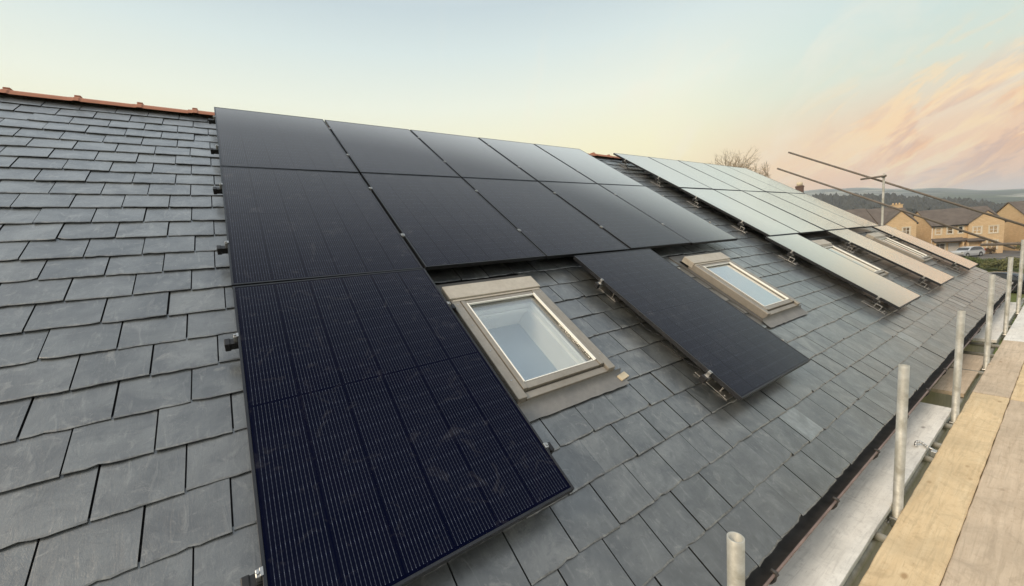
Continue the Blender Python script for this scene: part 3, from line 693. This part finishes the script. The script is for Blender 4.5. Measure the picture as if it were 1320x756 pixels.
def board(x0, x1, y0, y1, z, label, mat, rot=0, dz=0, band=True, th=.038):
    r = empty('scaffold_board', ((x0+x1)/2, (y0+y1)/2, z-th), (0, dz, rot), label=label, cat='scaffold board', group='timber scaffold boards')
    hx, hy = (x1-x0)/2, (y1-y0)/2
    mb = MB(); n = 40; rng = random.Random(round(x0*97+y0*31))
    # edges that wander slightly, small splits
    topL, topR, botL, botR = [], [], [], []
    for i in range(n+1):
        xx = -hx+2*hx*i/n; e0 = rng.gauss(0, .0012); e1 = rng.gauss(0, .0012); zz_ = rng.gauss(0, .0006)
        topL.append([mb.bm.verts.new((xx, -hy+e0, th-.004+zz_)), mb.bm.verts.new((xx, -hy+.004+e0, th+zz_))]); topR.append([mb.bm.verts.new((xx, hy-.004+e1, th+zz_)), mb.bm.verts.new((xx, hy+e1, th-.004+zz_))])
        botL.append(mb.bm.verts.new((xx, -hy+e0, 0))); botR.append(mb.bm.verts.new((xx, hy+e1, 0)))
    for i in range(n):
        j = i+1
        for a, b in ((botL, None),):
            mb.bm.faces.new((botL[i], botL[j], topL[j][0], topL[i][0])); mb.bm.faces.new((topL[i][0], topL[j][0], topL[j][1], topL[i][1])); mb.bm.faces.new((topL[i][1], topL[j][1], topR[j][0], topR[i][0]))
            mb.bm.faces.new((topR[i][0], topR[j][0], topR[j][1], topR[i][1])); mb.bm.faces.new((topR[i][1], topR[j][1], botR[j], botR[i])); mb.bm.faces.new((botR[i], botR[j], botL[j], botL[i]))
    for i in (0, n): mb.bm.faces.new((botL[i], topL[i][0], topL[i][1], topR[i][0], topR[i][1], botR[i]))
    mb.build('timber', mat, r)
    return r
RIM = -4.99
# inner boards between gutter and poles
board(.2, 5.20, -5.085, -4.862, DZ+.004, 'pale weathered board beside the gutter, ending past the nearest tall pole', WOOD_C, 0, .0)
board(5.85, 7.62, -5.085, -4.862, DZ-.045, 'grey-brown board below the gutter beside the third tall pole', WOOD_B, 0, .004)
board(8.5, 12.3, -5.085, -4.862, DZ-.01, 'farthest grey inner board running to the gable corner', WOOD_C)
Ys = [(-5.366, -5.137), (-5.598, -5.369), (-5.830, -5.601), (-6.062, -5.833), (-6.294, -6.065)]
board(1.90, 5.82, *Ys[0], DZ, 'fresh yellow scaffold board at the inner edge of the walkway', WOOD_A)
board(-2.0, 1.89, *Ys[0], DZ, 'near end board of the inner row, beside the open-topped pole stub', WOOD_B)
board(5.83, 8.50, *Ys[0], DZ+.002, 'worn grey inner board beyond the fresh yellow one', WOOD_B)
board(8.51, 12.3, *Ys[0], DZ, 'farthest inner walkway board by the farthest poles', WOOD_C)
board(1.5, 5.80, *Ys[1], DZ-.002, 'worn grey-brown board beside the fresh yellow board at the right edge', WOOD_B)
board(5.81, 9.70, *Ys[1], DZ, 'fresh yellow second board beyond the worn brown one', WOOD_A)
board(9.71, 13.6, *Ys[1], DZ, 'farthest board of the second row', WOOD_B)
board(-2.4, 1.49, *Ys[1], DZ, 'near end board of the second row from the gutter', WOOD_B)
for j in (2, 3, 4):
    board(-2.2+.3*j, 1.7+.3*j, *Ys[j], DZ, f'outer walkway board, row {j+1} from the gutter, near end', WOOD_B)
    board(1.71+.3*j, 5.6+.3*j, *Ys[j], DZ, f'outer walkway board, row {j+1} from the gutter, middle', WOOD_B if j != 3 else WOOD_A)
    board(5.61+.3*j, 9.5+.3*j, *Ys[j], DZ, f'outer walkway board, row {j+1} from the gutter, far end', WOOD_C if j == 3 else WOOD_B)
# curved clip lying on the inner board's edge
mb = MB(); pts = [(.035*math.cos(a_), .032*math.sin(a_), .03+.012*math.sin(a_*2)) for a_ in [R_(-70+ i*25) for i in range(9)]]
for a, b in zip(pts, pts[1:]): mb.tube(a, b, .009, n=8)
mb.tube(pts[0], (pts[0][0]+.01, pts[0][1]-.05, .0), .008, n=8); mb.box((-.02, -.08, -.03), (.03, -.05, .01), bev=.004)
o = mb.build('coupler_clip', ALU); o.location = (4.13, -5.06, DZ+.0); tag(o, 'curved metal coupler flap resting on the pale board edge', 'scaffold coupler')
# gable-end guard rails raking parallel to the verge, and an upright
GX = 14.05
def vv(px_y, z): return (GX, px_y, z)
def at(az_px_dir, X_=GX): t = (X_-CAM.x)/az_px_dir[0]; return CAM + Vector(az_px_dir)*t
GG = 'raking guard tubes at the gable end'
a1, a2 = at((.928, .341, .152)), at((.999, .049, -.022)); a2 = a1 + (a2-a1)*1.12
b1, b2 = at((.926, .357, .123)), at((.997, .055, -.057))
tubeobj('guard_rail', a1, a2, 'upper of the two long tubes slanting across the sky at right', group=GG, mat=GALV_OLD)
b1 = b1 + Vector((-.12, 0, 0)); b2 = b2 + Vector((-.12, 0, 0))
tubeobj('guard_rail', b1, b2, 'lower of the two long slanting tubes, its left end below the upper one', group=GG, mat=GALV_OLD)
pt = at((.975, .207, .086), GX-.06)
r = empty('scaffold_standard', (pt.x, pt.y, GZ), label='slim blotchy upright pole standing behind the far panels', cat='scaffold pole')
mb = MB(); mb.tube((0, 0, 0), (0, 0, pt.z-GZ), BR, n=16, hollow=.004); mb.build('tube', GALV, r)
mb = MB(); mb.box((-.04, -.03, pt.z-GZ-.10), (.03, .04, pt.z-GZ-.03), bev=.008); mb.build('coupler', STEEL, r)
tubeobj('scaffold_transom', (pt.x-.052, pt.y-.06, pt.z-.065), (pt.x-.052, pt.y+.45, pt.z-.065), 'short level tube at the top of the slim upright pole', mat=GALV_OLD)
q1 = at((.9975, .0705, -.0475), 11.42)
tubeobj('guard_rail', (11.40, -4.62, -2.41), (11.40, -6.3, -2.41), 'level guard tube clamped to the farthest pole at the right edge', mat=GALV_OLD)

# ------------------------------------------------------------------ houses beyond
def prect(mb, x0, x1, z0, z1, y, th=.04):
    mb.box((x0, y-th, z0), (x1, y, z1))
def window(parent, x, z, w, h, y, bars=1, label=None):
    """window on a facade whose outward normal is local -y; y = wall face"""
    f = empty('window', (x, y, z)); f.parent = parent
    mb = MB(); b = .15                                     # stone surround
    mb.box((-b, -.05, -.14), (w+b, .02, 0)); mb.box((-b, -.05, h), (w+b, .02, h+.16)); mb.box((-b, -.05, 0), (0, .02, h)); mb.box((w, -.05, 0), (w+b, .02, h)); mb.build('surround', CREAM, f)
    mb = MB(); t = .07
    mb.box((0, -.02, 0), (t, .02, h)); mb.box((w-t, -.02, 0), (w, .02, h)); mb.box((t, -.02, 0), (w-t, .02, t)); mb.box((t, -.02, h-t), (w-t, .02, h))
    for i in range(1, bars+1): xx = w*i/(bars+1); mb.box((xx-.035, -.018, t), (xx+.035, .018, h-t))
    mb.box((t, -.016, h*.5-.03), (w-t, .016, h*.5+.03)); mb.build('frame', WHITEP, f)
    mb = MB(); mb.face([(t, .0, t), (w-t, .0, t), (w-t, .0, h-t), (t, .0, h-t)]); mb.build('pane', GLASSD, f)
    return f
CREAM = simple('cream_stone_surround', (.66,.57,.42), .8, 0, .06)
def make_house(loc, yaw, label, W, D, eh, rise, gables, wins, chims, bays=(), doors=(), zbase=0):
    """local x along the facade, facade at y=0 facing -y, depth +y"""
    r = empty('stone_house', loc, (0, 0, yaw), label=label, cat='house')
    mb = MB(); ov = .0
    mb.face([(0,0,zbase),(W,0,zbase),(W,0,eh),(0,0,eh)]); mb.face([(0,D,zbase),(W,D,zbase),(W,D,eh),(0,D,eh)])
    for x in (0, W): mb.face([(x,0,zbase),(x,D,zbase),(x,D,eh),(x,D/2,eh+rise),(x,0,eh)])
    for (g0, g1, gp, gr_) in gables:
        gm_ = (g0+g1)/2; dep = gr_/rise*D/2
        mb.face([(g0,-gp,zbase),(g1,-gp,zbase),(g1,-gp,eh),(gm_,-gp,eh+gr_),(g0,-gp,eh)])
        mb.face([(g0,-gp,zbase),(g0,-.001,zbase),(g0,-.001,eh),(g0,-gp,eh)]); mb.face([(g1,-gp,zbase),(g1,-.001,zbase),(g1,-.001,eh),(g1,-gp,eh)])
    mb.build('wall', STONE, r, fix=False)
    mb = MB(); s = rise/(D/2); o_ = .25; th = .12
    def slab(p):                                            # roof slab with thickness
        n = (Vector(p[1])-Vector(p[0])).cross(Vector(p[2])-Vector(p[0])).normalized()
        if n.z < 0: n = -n
        A = [mb.bm.verts.new(Vector(q)+n*.02) for q in p]; B = [mb.bm.verts.new(Vector(q)+n*(.02+th)) for q in p]
        mb.bm.faces.new(A); mb.bm.faces.new(B)
        for i in range(len(p)): mb.bm.faces.new((A[i], A[(i+1) % len(p)], B[(i+1) % len(p)], B[i]))
    slab([(-.15,-o_,eh-s*o_),(W+.15,-o_,eh-s*o_),(W+.15,D/2,eh+rise),(-.15,D/2,eh+rise)])
    slab([(-.15,D+o_,eh-s*o_),(W+.15,D+o_,eh-s*o_),(W+.15,D/2,eh+rise),(-.15,D/2,eh+rise)])
    for (g0, g1, gp, gr_) in gables:
        gm_ = (g0+g1)/2; dep = gr_/s; sg = gr_/((g1-g0)/2)
        slab([(g0-.2,-gp-.12,eh-sg*.2),(gm_,-gp-.12,eh+gr_),(gm_,dep,eh+gr_+.05),(g0-.2,0,eh-sg*.2)])
        slab([(g1+.2,-gp-.12,eh-sg*.2),(gm_,-gp-.12,eh+gr_),(gm_,dep,eh+gr_+.05),(g1+.2,0,eh-sg*.2)])
    rf = mb.build('roof', ROOFT, r, fix=True)
    for cx in chims:
        mb = MB(); zt_ = eh+rise; mb.box((cx, D/2-.4, zt_-.6), (cx+1.5, D/2+.4, zt_+.42)); mb.box((cx-.06, D/2-.46, zt_+.42), (cx+1.56, D/2+.46, zt_+.52))
        for k_ in range(3): mb.tube((cx+.3+.45*k_, D/2, zt_+.52), (cx+.3+.45*k_, D/2, zt_+.80), .12, .10, n=10)
        mb.build('chimney', STONE, rf)
    for wdef in wins: window(r, *wdef)
    for (b0, b1, bh) in bays:
        mb = MB(); mb.box((b0, -1.0, bh-.02), (b1, -.9, bh+.08)); slab([(b0, -1.05, bh+.02), (b1, -1.05, bh+.02), (b1, -.03, bh+.55), (b0, -.03, bh+.55)]); mb.build('porch_roof', ROOFT, r)
        mb = MB(); mb.box((b0+.1, -.85, 0), (b0+.3, -.03, bh)); mb.box((b1-.3, -.85, 0), (b1-.1, -.03, bh)); mb.build('porch_wall', STONE, r)
    for (d0, d1, dh, dm, nm) in doors:
        mb = MB(); mb.box((d0, -.05, 0), (d1, -.003, dh))
        for k_ in range(4): mb.box((d0+.06, -.065, dh*k_/4+.04), (d1-.06, -.051, dh*(k_+1)/4-.03))
        mb.build(nm, dm, r)
    mb = MB(); mb.tube((.08, -.07, 0), (.08, -.07, eh-.1), .04, n=8); mb.build('downpipe', WHITEP, r)
    mb = MB(); mb.box((-.1, -.34, eh-.24), (W+.1, -.27, eh-.12)); mb.build('gutter', BLACKP, r)
    return r
YAW = math.atan2(-.819, .574)
def hloc(s, n, dz=0): p = HP(s, n); return (p[0], p[1], GZ+dz)
make_house(hloc(0, 0), YAW, 'stone house in the middle with the silver car before its right gable', 9.0, 8, 5.25, 2.7, [(4.6, 9.0, .35, 1.9)],
           [(.55, 3.7, .75, 1.15, 0, 0), (2.05, 3.7, .75, 1.15, 0, 0), (3.5, 3.7, .6, 1.15, 0, 0), (5.15, 3.45, 1.05, 1.15, -.35, 1), (7.15, 3.45, 1.05, 1.15, -.35, 1), (7.0, .75, 1.25, 1.45, -.35, 1), (.5, .9, 1.4, 1.2, 0, 1)],
           [], bays=[(0.0, 4.0, 2.35), (4.2, 6.4, 2.2)], doors=[(2.3, 3.8, 2.1, GARAGE, 'garage_door')])
lh = Vector((93.4, 10.4)); 
make_house((91.6, 14.1, GZ+.4), YAW, 'left stone house whose front gable rises behind the far panels, with a chimney', 4.9, 9, 5.65, 2.9, [(.55, 4.75, .4, 2.1)],
           [(1.0, 3.75, .95, 1.2, -.4, 1), (2.95, 3.75, .95, 1.2, -.4, 1)], [3.4])
make_house((86.0, 22.2, GZ+.4), YAW, 'farthest left house, only its long grey roof showing above the panels', 9.4, 9, 5.65, 3.1, [], [(1, 3.5, 1, 1.2, 0, 1), (4, 3.5, 1, 1.2, 0, 1)], [])
make_house((107.6, -.9, GZ), YAW, 'right stone house with a plain side wall, cut by the picture edge', 10, 8.6, 5.4, 2.9, [(5.0, 9.4, .35, 1.9)],
           [(.8, 3.6, .9, 1.15, 0, 1), (2.8, 3.6, .9, 1.15, 0, 1), (6.3, 3.45, 1.0, 1.15, -.35, 1), (7.8, 3.45, 1.0, 1.15, -.35, 1)], [])
# brick-chimneyed house hidden behind our ridge
def hidden_house():
    r = empty('hipped_house', (40, 12, GZ), (0, 0, .2), label='house behind the ridge, only its small red brick chimney showing', cat='house')
    mb = MB(); mb.box((-5, -4, 0), (5, 4, 5.2)); mb.build('wall', STONE, r)
    mb = MB(); e = [(-5.3,-4.3,5.1),(5.3,-4.3,5.1),(5.3,4.3,5.1),(-5.3,4.3,5.1)]; t1, t2 = (-2.4,0,7.9), (2.4,0,7.9); mb.face([e[0],e[1],t2,t1]); mb.face([e[2],e[3],t1,t2]); mb.face([e[1],e[2],t2]); mb.face([e[3],e[0],t1]); mb.face(e)
    rf = mb.build('roof', ROOFT, r)
    mb = MB(); cx, cy = -.55, -.4; mb.box((cx, cy, 7.2), (cx+.55, cy+.55, 9.85)); mb.box((cx-.03, cy-.03, 9.85), (cx+.58, cy+.58, 9.95)); mb.build('chimney', BRICKR, rf)
    mb = MB(); mb.tube((cx+.275, cy+.275, 9.95), (cx+.275, cy+.275, 10.3), .24, .22, n=10); mb.build('chimney_pot', CREAM, rf)
    return r
hh = hidden_house(); hh.scale = (1, 1, 1); hh.location = (CAM.x + 45*math.cos(R_(19.3)) + .25, CAM.y + 45*math.sin(R_(19.3)), GZ+.45); 

# ------------------------------------------------------------------ cars
def make_car(name, loc, yaw, paint, label):
    r = empty(name, loc, (0, 0, yaw), label=label, cat='car')
    prof = [(-2.25,.42),(-2.28,.75),(-2.18,.98),(-1.1,1.06),(-.55,1.50),(.2,1.66),(1.3,1.62),(1.85,1.45),(2.15,1.05),(2.27,.95),(2.30,.45),(1.9,.28),(-1.9,.28)]
    mb = MB(); W_ = .90
    def wid(z): return W_ if z < 1.05 else W_ - (z-1.05)*.32
    secs = [-1, -.94, .94, 1]
    rows = [[mb.bm.verts.new((x, s*wid(z) if abs(s) == 1 else s*wid(z), z + (.0 if abs(s) < 1 else -.03))) for x, z in prof] for s in secs]
    for A, B in zip(rows, rows[1:]):
        for i in range(len(prof)): mb.bm.faces.new((A[i], A[(i+1) % len(prof)], B[(i+1) % len(prof)], B[i])).smooth = True
    mb.bm.faces.new(rows[0]); mb.bm.faces.new(list(reversed(rows[-1])))
    mb.build('body', paint, r)
    for s in (-1, 1):
        mb = MB(); pts = [(-.95,1.10),(-.48,1.47),(.2,1.59),(1.25,1.56),(1.62,1.42),(1.85,1.12)]
        y = lambda z: s*(wid(z)+.006)
        mb.face([(x, y(z), z) for x, z in pts]); mb.build('side_window', GLASSD, r)
    mb = MB(); mb.face([(-1.07,-.72,1.10),(-1.07,.72,1.10),(-.60,.66,1.49),(-.60,-.66,1.49)]); mb.build('windscreen', GLASSD, r)
    mb = MB(); mb.face([(1.93,-.70,1.42),(1.93,.70,1.42),(2.19,.74,1.08),(2.19,-.74,1.08)]); mb.build('rear_window', GLASSD, r)
    for x in (-1.42, 1.38):
        for s in (-1, 1):
            wl = empty('wheel', (x, s*.82, .34)); wl.parent = r
            mb = MB(); mb.tube((0, -.1, 0), (0, .1, 0), .345, n=22); mb.build('tyre', BLACKP, wl)
            mb = MB(); mb.tube((0, -.108, 0), (0, .108, 0), .22, n=14)
            mb.build('rim', ALU, wl)
            mb = MB(); mb.tube((x, s*.70, .36), (x, s*.908, .36), .40, n=22); mb.build('wheel_arch', BLACKP, r)
    for s in (-1, 1):
        mb = MB(); mb.box((2.16, s*.86-.10, .86), (2.30, s*.86+.06, 1.12), bev=.02); mb.build('tail_lamp', simple('tail_lamp_red', (.35,.02,.015), .3), r)
        mb = MB(); mb.box((-2.29, s*.72-.14, .78), (-2.2, s*.72+.14, .94), bev=.02); mb.build('headlight', ALU, r)
    mb = MB(); mb.box((2.285, -.26, .62), (2.315, .26, .74)); mb.build('number_plate', WHITEP, r)
    return r
SILV = Mat('silver_car_paint', (.55,.56,.56), .28, .35).m; DARKC = Mat('dark_car_paint', (.03,.033,.04), .22, .3).m
make_car('parked_car', (*HP(2.0, 5.0), GZ+.01), YAW+.55, SILV, 'silver estate car parked in front of the stone houses')
make_car('parked_car', (52.5, -2.6, GZ+.01), 1.2, DARKC, 'dark car below the scaffold, glimpsed between the far poles')

# ------------------------------------------------------------------ plants
def leaf_mat(n, c): return simple(n, c, .85, 0, .35, 3)
HEDGE = leaf_mat('hedge_leaves', (.085,.105,.030)); HEDGE2 = leaf_mat('olive_leaves', (.12,.12,.045)); BARK = simple('bark', (.14,.11,.085), .9, 0, .3, 8); TWIG = simple('pale_twigs', (.34,.265,.175), .9)
def bush(loc, sx_, sy_, sz_, n, label, mat, leaf=.16, seed=1):
    r = empty('bush', loc, label=label, cat='bush'); rng = random.Random(seed)
    cl = [(rng.uniform(-.7, .7), rng.uniform(-.7, .7), rng.uniform(.25, .85), rng.uniform(.25, .5)) for _ in range(26)]
    mb = MB()
    for i in range(n):
        cx, cy, cz_, cr = rng.choice(cl); d = Vector((rng.gauss(0, 1), rng.gauss(0, 1), rng.gauss(0, 1))).normalized()*cr*(rng.random()**.4)
        p = Vector(((cx+d.x)*sx_, (cy+d.y)*sy_, max(.03, (cz_+d.z*.6))*sz_)); s = leaf*rng.uniform(.5, 1.3)
        a = Vector((rng.gauss(0, 1), rng.gauss(0, 1), rng.gauss(0, 1))).normalized(); b = a.orthogonal().normalized()
        mb.face([p-a*s*.5, p+b*s*.3, p+a*s*.5, p-b*s*.3])
    mb.build('foliage', mat, r, fix=False)
    mb = MB()
    for i in range(7): mb.tube((rng.uniform(-.2, .2), rng.uniform(-.2, .2), 0), (rng.uniform(-.6, .6)*sx_, rng.uniform(-.6, .6)*sy_, sz_*.7), .035, .01, n=5)
    mb.build('stem', BARK, r); return r
bush((74, 1.5, GZ), 2.6, 2.0, 1.5, 2600, 'rounded green hedge bush just past the roof gable', HEDGE, .22, 1)
bush((72, -.8, GZ), 2.4, 1.8, 1.4, 2400, 'yellow-green bush behind the thin far pole', HEDGE2, .22, 2)
bush((*HP(6.9, 1.4), GZ), .9, .6, 1.1, 700, 'small brown-green shrub under the ground floor window of the middle house', leaf_mat('brown_leaves', (.12,.08,.045)), .16, 3)
bush((*HP(10.2, 2.2), GZ), 1.2, .9, 1.9, 1100, 'yellow-green shrub at the right corner of the middle house', HEDGE2, .18, 4)
bush((*HP(-1.0, 3.0), GZ), 1.5, .9, 1.5, 900, 'olive shrub beside the porch of the middle house', HEDGE2, .18, 5)
bush((33, -3.6, GZ), 1.8, 1.5, 1.3, 2600, 'dark green bush on the lawn seen through the scaffold gap', leaf_mat('dark_leaves', (.045,.07,.02)), .12, 6)
bush((24, -2.2, GZ), 1.6, 1.3, 1.1, 2000, 'low bush on the lawn below the gutter', leaf_mat('dark_leaves_low', (.05,.06,.025)), .10, 7)

def bare_tree(loc, h, seed, label, spread=1.0, wid_=2.6):
    r = empty('bare_tree', loc, label=label, cat='tree', group='leafless trees behind the ridge'); rng = random.Random(seed)
    mt = MB(); mc = MB()
    C_ = Vector((0, 0, h*.70)); rz = h*.30
    def inside(q): return ((q.x/wid_)**2 + (q.y/wid_)**2 + ((q.z-C_.z)/rz)**2) < 1
    def grow(p, d, ln, rad, dep):
        q = p + d*ln
        if dep > 1 and not inside(q):
            if rng.random() < .6: return
            d = (d + (C_-q).normalized()*.5).normalized(); q = p + d*ln*.5
        (mt if dep < 2 else mc).tube(p, q, rad, rad*.7, n=6 if dep < 3 else 3, cap=False)
        if dep >= 7: return
        for i in range(3 if dep < 5 else 2):
            ax = Vector((rng.gauss(0, 1), rng.gauss(0, 1), rng.gauss(0, .55))).normalized()
            nd_ = (d + ax*rng.uniform(.5, 1.0)*spread).normalized()
            grow(p + d*ln*rng.uniform(.55, 1), nd_, ln*rng.uniform(.68, .84), max(.009, rad*.6), dep+1)
    trk = h*.42; mt.tube((0, 0, 0), (0, 0, trk), h*.017, h*.012, n=8, cap=False)
    for i in range(5):
        a_ = i*1.2566+rng.random(); grow(Vector((0, 0, trk*rng.uniform(.9, 1))), Vector((math.cos(a_)*.6, math.sin(a_)*.6, 1)).normalized(), h*.17, h*.009, 1)
    mt.build('trunk', BARK, r); mc.build('crown', TWIG, r, fix=False); return r
def polar(az, rr): return (CAM.x + rr*math.cos(R_(az)), CAM.y + rr*math.sin(R_(az)), GZ)
bare_tree(polar(26.4, 62), 21.0, 4, 'left and taller of the two bare trees above the ridge', .95, 2.3)
bare_tree(polar(23.9, 60), 19.2, 10, 'right of the two bare trees above the ridge', .95, 2.2)
bare_tree(polar(28.2, 66), 19.6, 12, 'thin bare tree just left of the bare tree pair', .9, 1.3)

# dark garden fence by the right houses
r = empty('garden_fence', (*HP(10.6, 3.4), GZ), (0, 0, YAW), label='dark timber fence right of the middle house', cat='fence')
mb = MB()
for i in range(48): mb.box((i*.125, 0, .05), (i*.125+.115, .02, 1.55+.01*(i % 2)))
mb.build('fence_boards', simple('dark_fence', (.055,.04,.03), .9), r)
for i in range(4): mb = MB(); mb.box((i*1.95-.05, .022, 0), (i*1.95+.05, .12, 1.7)); mb.build('post', BARK, r)

# ------------------------------------------------------------------ air
mb = MB(); mb.box((-6300, -6300, -22), (6300, 6300, 245))
HZ = bpy.data.materials.new('haze'); HZ.use_nodes = True; hnn = HZ.node_tree; hnn.nodes.clear()
ho = hnn.nodes.new('ShaderNodeOutputMaterial'); pv = hnn.nodes.new('ShaderNodeVolumePrincipled'); hnn.links.new(pv.outputs[0], ho.inputs['Volume'])
pv.inputs['Color'].default_value = (.82, .90, 1, 1); pv.inputs['Density'].default_value = .00028
tag(mb.build('haze', HZ), kind='stuff')
scene.cycles.volume_bounces = 1
